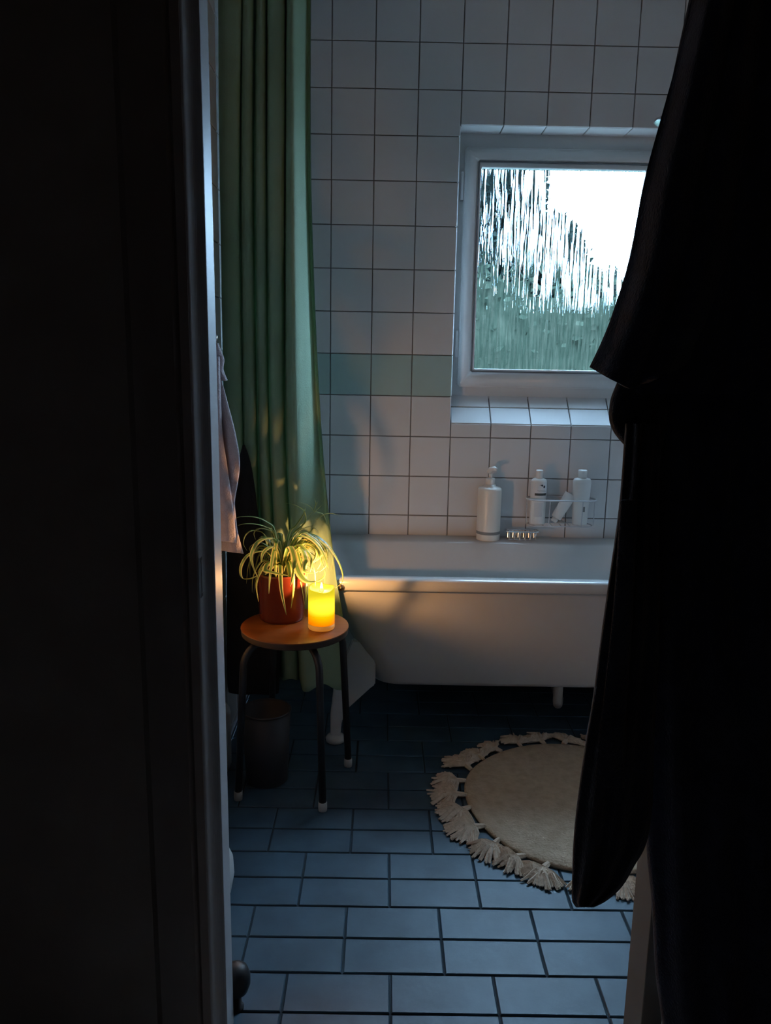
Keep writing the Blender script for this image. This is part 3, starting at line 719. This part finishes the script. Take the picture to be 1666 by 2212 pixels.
hk = tag(link('wall_hook', tube('wall_hook', [(XL, -0.90, 1.285), (XL + 0.02, -0.90, 1.28), (XL + 0.034, -0.90, 1.272), (XL + 0.043, -0.90, 1.28), (XL + 0.045, -0.90, 1.295)], 0.005, 8), M['chrome'], None, True), 'small chrome hook on the left wall holding the mauve towel', 'hook')
# black garment
bgR = []
for r in cat([Vector(q) for q in ((962, 524, 529), (980, 519, 536), (1010, 510, 544), (1060, 500, 552), (1130, 494, 562), (1250, 490, 596), (1400, 490, 605), (1470, 491, 604), (1496, 494, 602))], 5):
    v, a_, b_ = r
    ring = []
    for k in range(28):
        an = 2 * PI * k / 28
        u = 0.5 - 0.5 * math.cos(an)
        yy = -0.664 - 0.017 * math.sin(an) * (1 + 0.25 * math.sin(9 * u + v * 0.004))
        p = at(a_ + (b_ - a_) * u, v, y=yy)
        ring.append((max(p.x, XL + 0.004), p.y, at((a_ + b_) / 2, v, y=-0.664).z))
    bgR.append(ring)
tag(link('hanging_garment', loft('hanging_garment', bgR), M['black_cloth'], None, True), 'black garment hanging on the left wall behind the plant', 'garment')

# ------------------------------------------------------------------ round rug with tassels
RC = Vector((0.79, -0.933, 0))
rg = empty('bath_rug', RC, 'round cream cotton rug with tasselled edge on the tiled floor', 'rug')
V = []; F = []; N = 96
lv = [(1.0, 0.0005), (1.004, 0.007), (0.985, 0.0125), (0.9, 0.0135), (0.75, 0.013), (0.5, 0.013), (0.25, 0.013)]
for s, z in lv:
    for i in range(N):
        a = 2 * PI * i / N
        rr = 0.335 * s * (1 + (0.012 * math.sin(3 * a + 1) + 0.008 * math.sin(5 * a)) * min(1, s + 0.2))
        V.append((rr * math.cos(a), rr * math.sin(a), z + 0.0012 * math.sin(6 * a + s * 9) * (s < 0.98)))
for q in range(len(lv) - 1):
    for i in range(N):
        j = (i + 1) % N; F.append((q * N + i, q * N + j, (q + 1) * N + j, (q + 1) * N + i))
F.append(tuple(range((len(lv) - 1) * N, len(lv) * N))); F.append(tuple(reversed(range(N))))
link('mat', mesh('rug_mat', V, F), M['rug'], rg, True)
def tassel_mesh(seed):
    rnd = random.Random(seed); bm = bmesh.new()
    tube_bm(bm, [(-0.012, 0, 0.007), (0.0, 0, 0.008), (0.014, 0, 0.009)], [0.005, 0.0065, 0.0075], 6)
    for k in range(64):
        a = rnd.uniform(-1.2, 1.2); ln = rnd.uniform(0.050, 0.076) * (1 - 0.18 * abs(a)); b = a + rnd.uniform(-0.35, 0.35)
        c = Vector((math.cos(a), math.sin(a), 0)); d = Vector((math.cos(b), math.sin(b), 0))
        p0 = Vector((0.010, 0, 0.009)); p1 = p0 + c * ln * 0.5 + Vector((0, 0, rnd.uniform(-0.001, 0.007))); p2 = p0 + c * ln * 0.5 + d * ln * 0.5; p2.z = rnd.uniform(0.0025, 0.006)
        tube_bm(bm, [p0, p1, p2], [0.0042, 0.0052, 0.0024], 4)
    return from_bm('tassel', bm)
tms = [tassel_mesh(s) for s in range(5)]
for tm in tms: tm.materials.append(M['tassel'])
for k in range(27):
    a = 2 * PI * (k + 0.3) / 27 + random.uniform(-0.03, 0.03)
    rr = 0.335 * (1 + 0.012 * math.sin(3 * a + 1) + 0.008 * math.sin(5 * a))
    o = link('tassel', tms[k % 5], None, rg)
    o.location = (rr * math.cos(a) + 0.012 * math.cos(a), rr * math.sin(a) + 0.012 * math.sin(a), 0)
    o.rotation_euler.z = a + random.uniform(-0.6, 0.6)
    o.scale = (random.uniform(0.85, 1.3), random.uniform(0.95, 1.5), 1.15)

# ------------------------------------------------------------------ bottles and wire racks at the bath
PB = Vector((0.607, -0.056, RZ_))
pb = empty('pump_bottle', PB, 'large cream pump bottle standing on the bath rim by the wall', 'bottle')
link('body', lathe('pump_body', [(0.043, 0.0), (0.0445, 0.002), (0.0445, 0.018), (0.0445, 0.19), (0.0435, 0.196), (0.040, 0.2), (0.022, 0.205), (0.020, 0.212)], 40), M['cream_pl'], pb, True)
link('band', lathe('pump_band', [(0.0447, 0.024), (0.0449, 0.0245), (0.0449, 0.0345), (0.0447, 0.035)], 40, False), M['grey_print'], pb, True)
link('collar', lathe('pump_collar', [(0.0175, 0.205), (0.0175, 0.232), (0.016, 0.235), (0.009, 0.2355)], 28), M['white_pl'], pb, True)
ph = link('pump_head', tube('pump_stem', [(0, 0, 0.235), (0, 0, 0.252)], 0.0065, 12), M['white_pl'], pb, True)
link('nozzle', tube('pump_nozzle', [(-0.006, 0.004, 0.254), (0.0, 0, 0.268), (0.012, -0.010, 0.273), (0.02, -0.018, 0.270)], [0.009, 0.010, 0.008, 0.006], 10), M['white_pl'], ph, True)

sd = empty('soap_rack', (0.735, -0.060, RZ_), 'small chrome wire soap rack on the bath rim beside the pump bottle', 'soap rack')
x0, x1, y0, y1 = -0.062, 0.062, -0.022, 0.022
link('top_rim', tube('rack_top_rim', rrect(x0, x1, y0, y1, 0.012, 0.036, 4), 0.0036, 6, True), M['chrome'], sd, True)
link('bottom_rim', tube('rack_bottom_rim', rrect(x0 + 0.006, x1 - 0.006, y0 + 0.006, y1 - 0.006, 0.014, 0.004, 4), 0.0022, 6, True), M['chrome'], sd, True)
for k in range(6):
    x = x0 + 0.012 + k * (x1 - x0 - 0.024) / 5
    link('wire', tube('rack_wire', [(x, y0, 0.036), (x, y0 + 0.005, 0.004), (x, y1 - 0.005, 0.004), (x, y1, 0.036)], 0.0019, 6), M['chrome'], sd)

CDX0, CDX1, CDY0, CDY1 = 0.748, 1.008, -0.100, -0.010
cdy = empty('wire_caddy', (0.878, -0.055, 0.640), 'white wire bottle caddy fixed to the tiled wall above the bath', 'caddy')
CO = Vector((0.878, -0.055, 0.640))
link('top_rim', tube('caddy_top_rim', loc(rrect(CDX0, CDX1, CDY0, CDY1, 0.038, 0.732, 6), CO), 0.0032, 6, True), M['wire'], cdy, True)
link('bottom_rim', tube('caddy_bottom_rim', loc(rrect(CDX0 + 0.01, CDX1 - 0.01, CDY0 + 0.008, CDY1 - 0.008, 0.03, 0.633, 6), CO), 0.0022, 6, True), M['wire'], cdy, True)
for k in range(7):
    x = CDX0 + 0.03 + k * (CDX1 - CDX0 - 0.06) / 6
    link('wire', tube('caddy_wire', loc([(x, CDY0 + 0.008, 0.633), (x, CDY1 - 0.008, 0.633)], CO), 0.0013, 5), M['wire'], cdy)
for x, y in ((CDX0 + 0.002, -0.055), (0.828, CDY0), (CDX1 - 0.002, -0.055), (0.95, CDY0)):
    link('upright', tube('caddy_upright', loc([(x, y, 0.732), (x, y + (0.006 if y < -0.09 else 0), 0.633)], CO), 0.0018, 5), M['wire'], cdy)
for x in (0.80, 0.96):
    link('suction_cup', lathe('suction_cup', [(0.02, 0), (0.018, 0.004), (0.009, 0.009), (0.005, 0.012)], 18), M['white_pl'], cdy, True)
    q = cdy.children[-1]; q.rotation_euler.x = PI / 2; q.location = Vector((x, 0, 0.705)) - CO

b1 = empty('shampoo_bottle', (0.790, -0.058, 0.6355), 'white bottle with dark dots and bar on its label in the wire caddy', 'bottle')
def oval(prof, sx_, sy_, n_=32): return [[(r * sx_ * math.cos(2 * PI * i / n_), r * sy_ * math.sin(2 * PI * i / n_), z) for i in range(n_)] for r, z in prof]
link('body', loft('shampoo_body', oval([(0.95, 0), (1, 0.003), (1, 0.158), (0.97, 0.166), (0.85, 0.172), (0.45, 0.176)], 0.0295, 0.022)), M['white_pl'], b1, True)
link('cap', lathe('shampoo_cap', [(0.0135, 0.174), (0.0135, 0.203), (0.012, 0.206), (0, 0.2062)], 24), M['white_pl'], b1, True)
def curved(name, u0, u1, z0, z1, m, parent, sx_=0.0295, sy_=0.022, eps=0.0004):
    """thin printed patch hugging the oval body; u = angle around the front"""
    V = []; F = []; k = 8
    for i in range(k + 1):
        a = -PI / 2 + u0 + (u1 - u0) * i / k
        for z in (z0, z1): V.append(((sx_ + eps) * math.cos(a), (sy_ + eps) * math.sin(a), z))
    for i in range(k): F.append((2 * i, 2 * i + 2, 2 * i + 3, 2 * i + 1))
    return link(name, mesh(name, V, F), m, parent)
lab = curved('label', -1.2, 1.35, 0.105, 0.162, mat('white_label', (0.74, 0.74, 0.73), 0.5, None, 5), b1, eps=0.0003)
curved('label_bar', -0.6, 1.1, 0.1115, 0.1205, M['dark_print'], lab, eps=0.0007)
curved('label_line', -0.30, 1.0, 0.1315, 0.1325, M['grey_print'], lab, eps=0.0007)
curved('label_line', -0.15, 0.95, 0.1265, 0.1275, M['grey_print'], lab, eps=0.0007)
def dot(u, z, r):
    a = -PI / 2 + u; c = Vector((0.0303 * math.cos(a), 0.0228 * math.sin(a), z)); tx = Vector((-math.sin(a), math.cos(a), 0)).normalized()
    link('label_dot', mesh('label_dot', [c + tx * r * math.cos(2 * PI * k / 12) + Z * r * math.sin(2 * PI * k / 12) for k in range(12)], [tuple(range(12))]), M['dark_print'], lab)
dot(0.60, 0.1450, 0.0050); dot(0.30, 0.1500, 0.0038); dot(0.16, 0.1515, 0.0018); dot(0.02, 0.1505, 0.0012)
curved('lower_label', -0.6, 0.5, 0.03, 0.085, mat('pale_grey_label', (0.66, 0.66, 0.66), 0.5, None, 5), b1, eps=0.0003)

b2 = empty('lotion_bottle', (0.952, -0.058, 0.6355), 'plain white broad-shouldered bottle at the right end of the wire caddy', 'bottle')
link('body', loft('lotion_body', oval([(0.78, 0), (0.82, 0.003), (0.86, 0.06), (0.95, 0.12), (1.0, 0.16), (0.97, 0.170), (0.85, 0.176), (0.5, 0.179)], 0.0345, 0.024)), M['white_pl'], b2, True)
link('cap', lathe('lotion_cap', [(0.0165, 0.178), (0.0165, 0.206), (0.015, 0.209), (0, 0.2095)], 24), M['white_pl'], b2, True)
curved('label_mark', 0.05, 0.42, 0.052, 0.072, M['grey_print'], b2, 0.0298, 0.0208, 0.0006)

t1_, t2_ = Vector((0.912, -0.062, 0.752)), Vector((0.852, -0.064, 0.646))
tu = empty('cream_tube', t2_, 'white squeeze tube lying slanted in the wire caddy between two bottles', 'tube')
ax = (t1_ - t2_).normalized(); sd_ = ax.cross(Y).normalized()
R = []
for f, w_, d_ in ((0.0, 0.012, 0.012), (0.13, 0.0125, 0.0125), (0.14, 0.019, 0.016), (0.4, 0.021, 0.014), (0.7, 0.0225, 0.009), (0.96, 0.0235, 0.002), (1.0, 0.0235, 0.0016)):
    c = ax * ((t1_ - t2_).length * f)
    R.append([c + sd_ * w_ * math.cos(2 * PI * k / 24) + Y * d_ * math.sin(2 * PI * k / 24) for k in range(24)])
R.reverse()
link('body', loft('tube_body', R[:5]), M['white_pl'], tu, True)
link('cap', loft('tube_cap', R[5:]), M['white_pl'], tu, True)

# ------------------------------------------------------------------ shower head, mostly behind the robe
sh = empty('wall_shower', (1.115, -0.30, 2.0), 'chrome shower head high beside the window, half hidden by the dark towel', 'shower head')
link('head', lathe('shower_disc', [(0, -0.008), (0.060, -0.008), (0.068, -0.004), (0.068, 0.004), (0.05, 0.012), (0.018, 0.022), (0.012, 0.03)], 36), M['chrome'], sh, True)
link('arm', tube('shower_arm', [(0, 0, 0.02), (0.0, 0, 0.06), (0.03, 0.02, 0.10), (0.12, 0.12, 0.13), (0.22, 0.298, 0.13)], 0.009, 10), M['chrome'], sh, True)
link('rosette', lathe('shower_rosette', [(0.028, 0), (0.027, 0.006), (0.012, 0.012)], 24), M['chrome'], sh, True)
sh.children[-1].rotation_euler.x = PI / 2; sh.children[-1].location = (0.22, 0.299, 0.13)

# ------------------------------------------------------------------ robe and towel on the open door
def cloth_loft(name, rows, yc, hw, m, parent, org, amp=0.012, waves=5, ph=0.0, nr=44, per=7, wob=0.0):
    """closed cloth volume; rows = [(v, px left, px right)]; yc, hw = middle depth and half depth"""
    rr = cat([Vector(q) for q in rows], per); R = []
    for i, r in enumerate(rr):
        v, a_, b_ = r; ring = []
        zc = at((a_ + b_) / 2, v, y=yc).z
        for k in range(nr):
            an = 2 * PI * k / nr
            u = 0.5 - 0.5 * math.cos(an)
            s = math.sin(an)
            yy = yc - hw * s * (abs(s) ** -0.35 if abs(s) > 1e-3 else 0) + (amp * math.cos(waves * PI * 2 * u + ph + 0.002 * v) if s > 0 else 0) * abs(s)
            pu = a_ + (b_ - a_) * u
            p = at(pu + wob * math.sin(v * 0.013 + 3 * u), v, y=yy)
            ring.append(p - org)
        R.append(ring)
    return link(name, loft(name, R), m, parent, True)
RO = Vector((0.62, -2.12, 0.3))
rb = empty('bathrobe', RO, 'long dark navy bathrobe hanging on the open door at the right', 'bathrobe')
cloth_loft('robe_body', [(-160, 1520, 1690), (0, 1500, 1720), (300, 1452, 1720), (700, 1402, 1725), (960, 1374, 1730), (1200, 1372, 1730), (1400, 1378, 1740), (1600, 1384, 1745), (1825, 1396, 1750), (1950, 1408, 1760), (2100, 1416, 1765), (2212, 1431, 1770), (2400, 1450, 1780)], -2.10, 0.065, M['navy'], rb, RO, 0.014, 4, 0.5)
cloth_loft('sleeve', [(915, 1352, 1425), (960, 1348, 1428), (1100, 1335, 1425), (1300, 1310, 1425), (1500, 1281, 1420), (1600, 1264, 1416), (1750, 1246, 1408), (1825, 1240, 1394), (1870, 1238, 1370), (1915, 1236, 1344), (1945, 1236, 1312), (1960, 1244, 1284)], -2.18, 0.035, M['navy2'], rb, RO, 0.010, 3, 1.0, wob=1.5)
cloth_loft('collar', [(800, 1345, 1440), (838, 1328, 1440), (868, 1318, 1440), (905, 1316, 1440), (930, 1324, 1438), (952, 1340, 1434), (970, 1358, 1428)], -2.15, 0.03, M['navy2'], rb, RO, 0.004, 2, 0.3)
sheet('belt', [(1080, 1345, 1372), (1300, 1330, 1364), (1500, 1308, 1352), (1640, 1292, 1348), (1700, 1289, 1346)], lambda u, f: (-2.232 - 0.006 * math.sin(u * 3), 0), 6, 0.006, M['navy2'], rb, RO)
TO2 = Vector((0.55, -2.2, 1.2))
dt = empty('bath_towel', TO2, 'dark blue towel with a pointed lower corner hanging over the bathrobe', 'towel')
sheet('towel_cloth', [(-170, 1532, 1640), (0, 1494, 1640), (130, 1462, 1630), (260, 1430, 1620), (400, 1396, 1600), (560, 1367, 1580), (680, 1331, 1545), (740, 1308, 1520), (797, 1281, 1500)],
      lambda u, f: (-2.205 - 0.05 * math.sin(PI * min(1, u * 1.1)) + 0.016 * math.sin(13 * u + 2.0 * f), (120 * u - 250 * max(0, u - 0.36) ** 1.0 * 0.9) * max(0, (f - 0.6) / 0.4) ** 1.5), 40, 0.009, M['navy'], dt, TO2)
cloth_loft('rear_layer', [(-170, 1545, 1700), (0, 1510, 1700), (260, 1446, 1700), (560, 1390, 1690), (700, 1362, 1680), (800, 1366, 1650), (850, 1376, 1600)], -2.192, 0.008, M['navy'], dt, TO2, 0.004, 4, 0.0)
hk2 = empty('coat_hook', (0.716, -2.12, 1.70), 'metal coat hook on the open door above the bathrobe', 'hook')
link('plate', boxes('hook_plate', [(-0.006, 0.0, -0.015, 0.015, -0.05, 0.03)], 0.001), M['chrome'], hk2)
link('prong', tube('hook_prong', [(-0.003, 0, -0.03), (-0.03, 0, -0.04), (-0.06, 0, -0.03), (-0.07, 0, 0.0)], 0.006, 8), M['chrome'], hk2, True)

# ------------------------------------------------------------------ garden beyond the glass
struct(link('ground', boxes('ground', [(-25, 30, 0.4, 45, -0.4, -0.25)]), M['lawn']))
def foliage(name, c, rx, ry, rz, nl, size, m, parent, seed):
    rnd = random.Random(seed); V = []; F = []
    for k in range(nl):
        d = Vector((rnd.gauss(0, 1), rnd.gauss(0, 1), rnd.gauss(0, 1))).normalized() * (rnd.random() ** 0.4)
        p = Vector((d.x * rx, d.y * ry, d.z * rz)) + c
        a = Vector((rnd.gauss(0, 1), rnd.gauss(0, 1), rnd.gauss(0, 1))).normalized(); b_ = a.orthogonal().normalized()
        s = size * rnd.uniform(0.6, 1.4); i = len(V)
        V += [p - a * s, p + b_ * s * 0.5, p + a * s, p - b_ * s * 0.5]; F.append((i, i + 1, i + 2, i + 3))
    o = link(name, mesh(name, V, F), m, parent); o['kind'] = 'stuff'
    return o
def tree(px, yd, h, crowns, label, seed, m):
    g0 = at(px, 800, y=yd); base = Vector((g0.x, yd, -0.25))
    e = empty('garden_tree', base, label, 'tree')
    link('trunk', tube('trunk', [(0, 0, 0), (0.05, 0, h * 0.4), (0, 0.05, h * 0.85)], [0.14, 0.11, 0.05], 10), M['bark'], e, True)
    for i, (u, v, rx, rz, nl) in enumerate(crowns):
        bm = bmesh.new(); bmesh.ops.create_icosphere(bm, subdivisions=3, radius=1)
        for q in bm.verts:
            k = 0.74 * (1 + 0.16 * math.sin(5 * q.co.x + i) * math.cos(6 * q.co.z) + 0.1 * math.sin(9 * q.co.z + 4 * q.co.x))
            q.co = Vector((q.co.x * rx * k, q.co.y * 0.9 * k, q.co.z * rz * k)) + at(u, v, y=yd) - base
        if nl > 800: link('inner_crown', from_bm('inner_crown', bm), m, e, True)
        foliage('crown', at(u, v, y=yd) - base, rx, 0.9, rz, int(nl * 3.0), 0.085, m, e, seed + i)
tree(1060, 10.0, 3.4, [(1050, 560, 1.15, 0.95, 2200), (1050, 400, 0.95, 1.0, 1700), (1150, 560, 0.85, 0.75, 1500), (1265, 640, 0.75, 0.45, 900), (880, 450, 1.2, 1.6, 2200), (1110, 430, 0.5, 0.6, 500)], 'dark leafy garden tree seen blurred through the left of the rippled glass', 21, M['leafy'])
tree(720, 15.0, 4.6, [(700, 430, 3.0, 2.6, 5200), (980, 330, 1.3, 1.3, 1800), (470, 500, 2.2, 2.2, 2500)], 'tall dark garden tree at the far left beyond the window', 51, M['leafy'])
hx = empty('garden_hedge', (2.0, 6.0, -0.25), 'grey-green garden hedge seen blurred through the lower rippled glass', 'hedge')
HO = Vector((2.0, 6.0, -0.25))
hb = []
bm = bmesh.new()
for i in range(14): abox(bm, -4.5 + i * 0.7 , -4.5 + (i + 1) * 0.7, -0.35, 0.35, 0, 2.20 + 0.10 * math.sin(i * 1.7))
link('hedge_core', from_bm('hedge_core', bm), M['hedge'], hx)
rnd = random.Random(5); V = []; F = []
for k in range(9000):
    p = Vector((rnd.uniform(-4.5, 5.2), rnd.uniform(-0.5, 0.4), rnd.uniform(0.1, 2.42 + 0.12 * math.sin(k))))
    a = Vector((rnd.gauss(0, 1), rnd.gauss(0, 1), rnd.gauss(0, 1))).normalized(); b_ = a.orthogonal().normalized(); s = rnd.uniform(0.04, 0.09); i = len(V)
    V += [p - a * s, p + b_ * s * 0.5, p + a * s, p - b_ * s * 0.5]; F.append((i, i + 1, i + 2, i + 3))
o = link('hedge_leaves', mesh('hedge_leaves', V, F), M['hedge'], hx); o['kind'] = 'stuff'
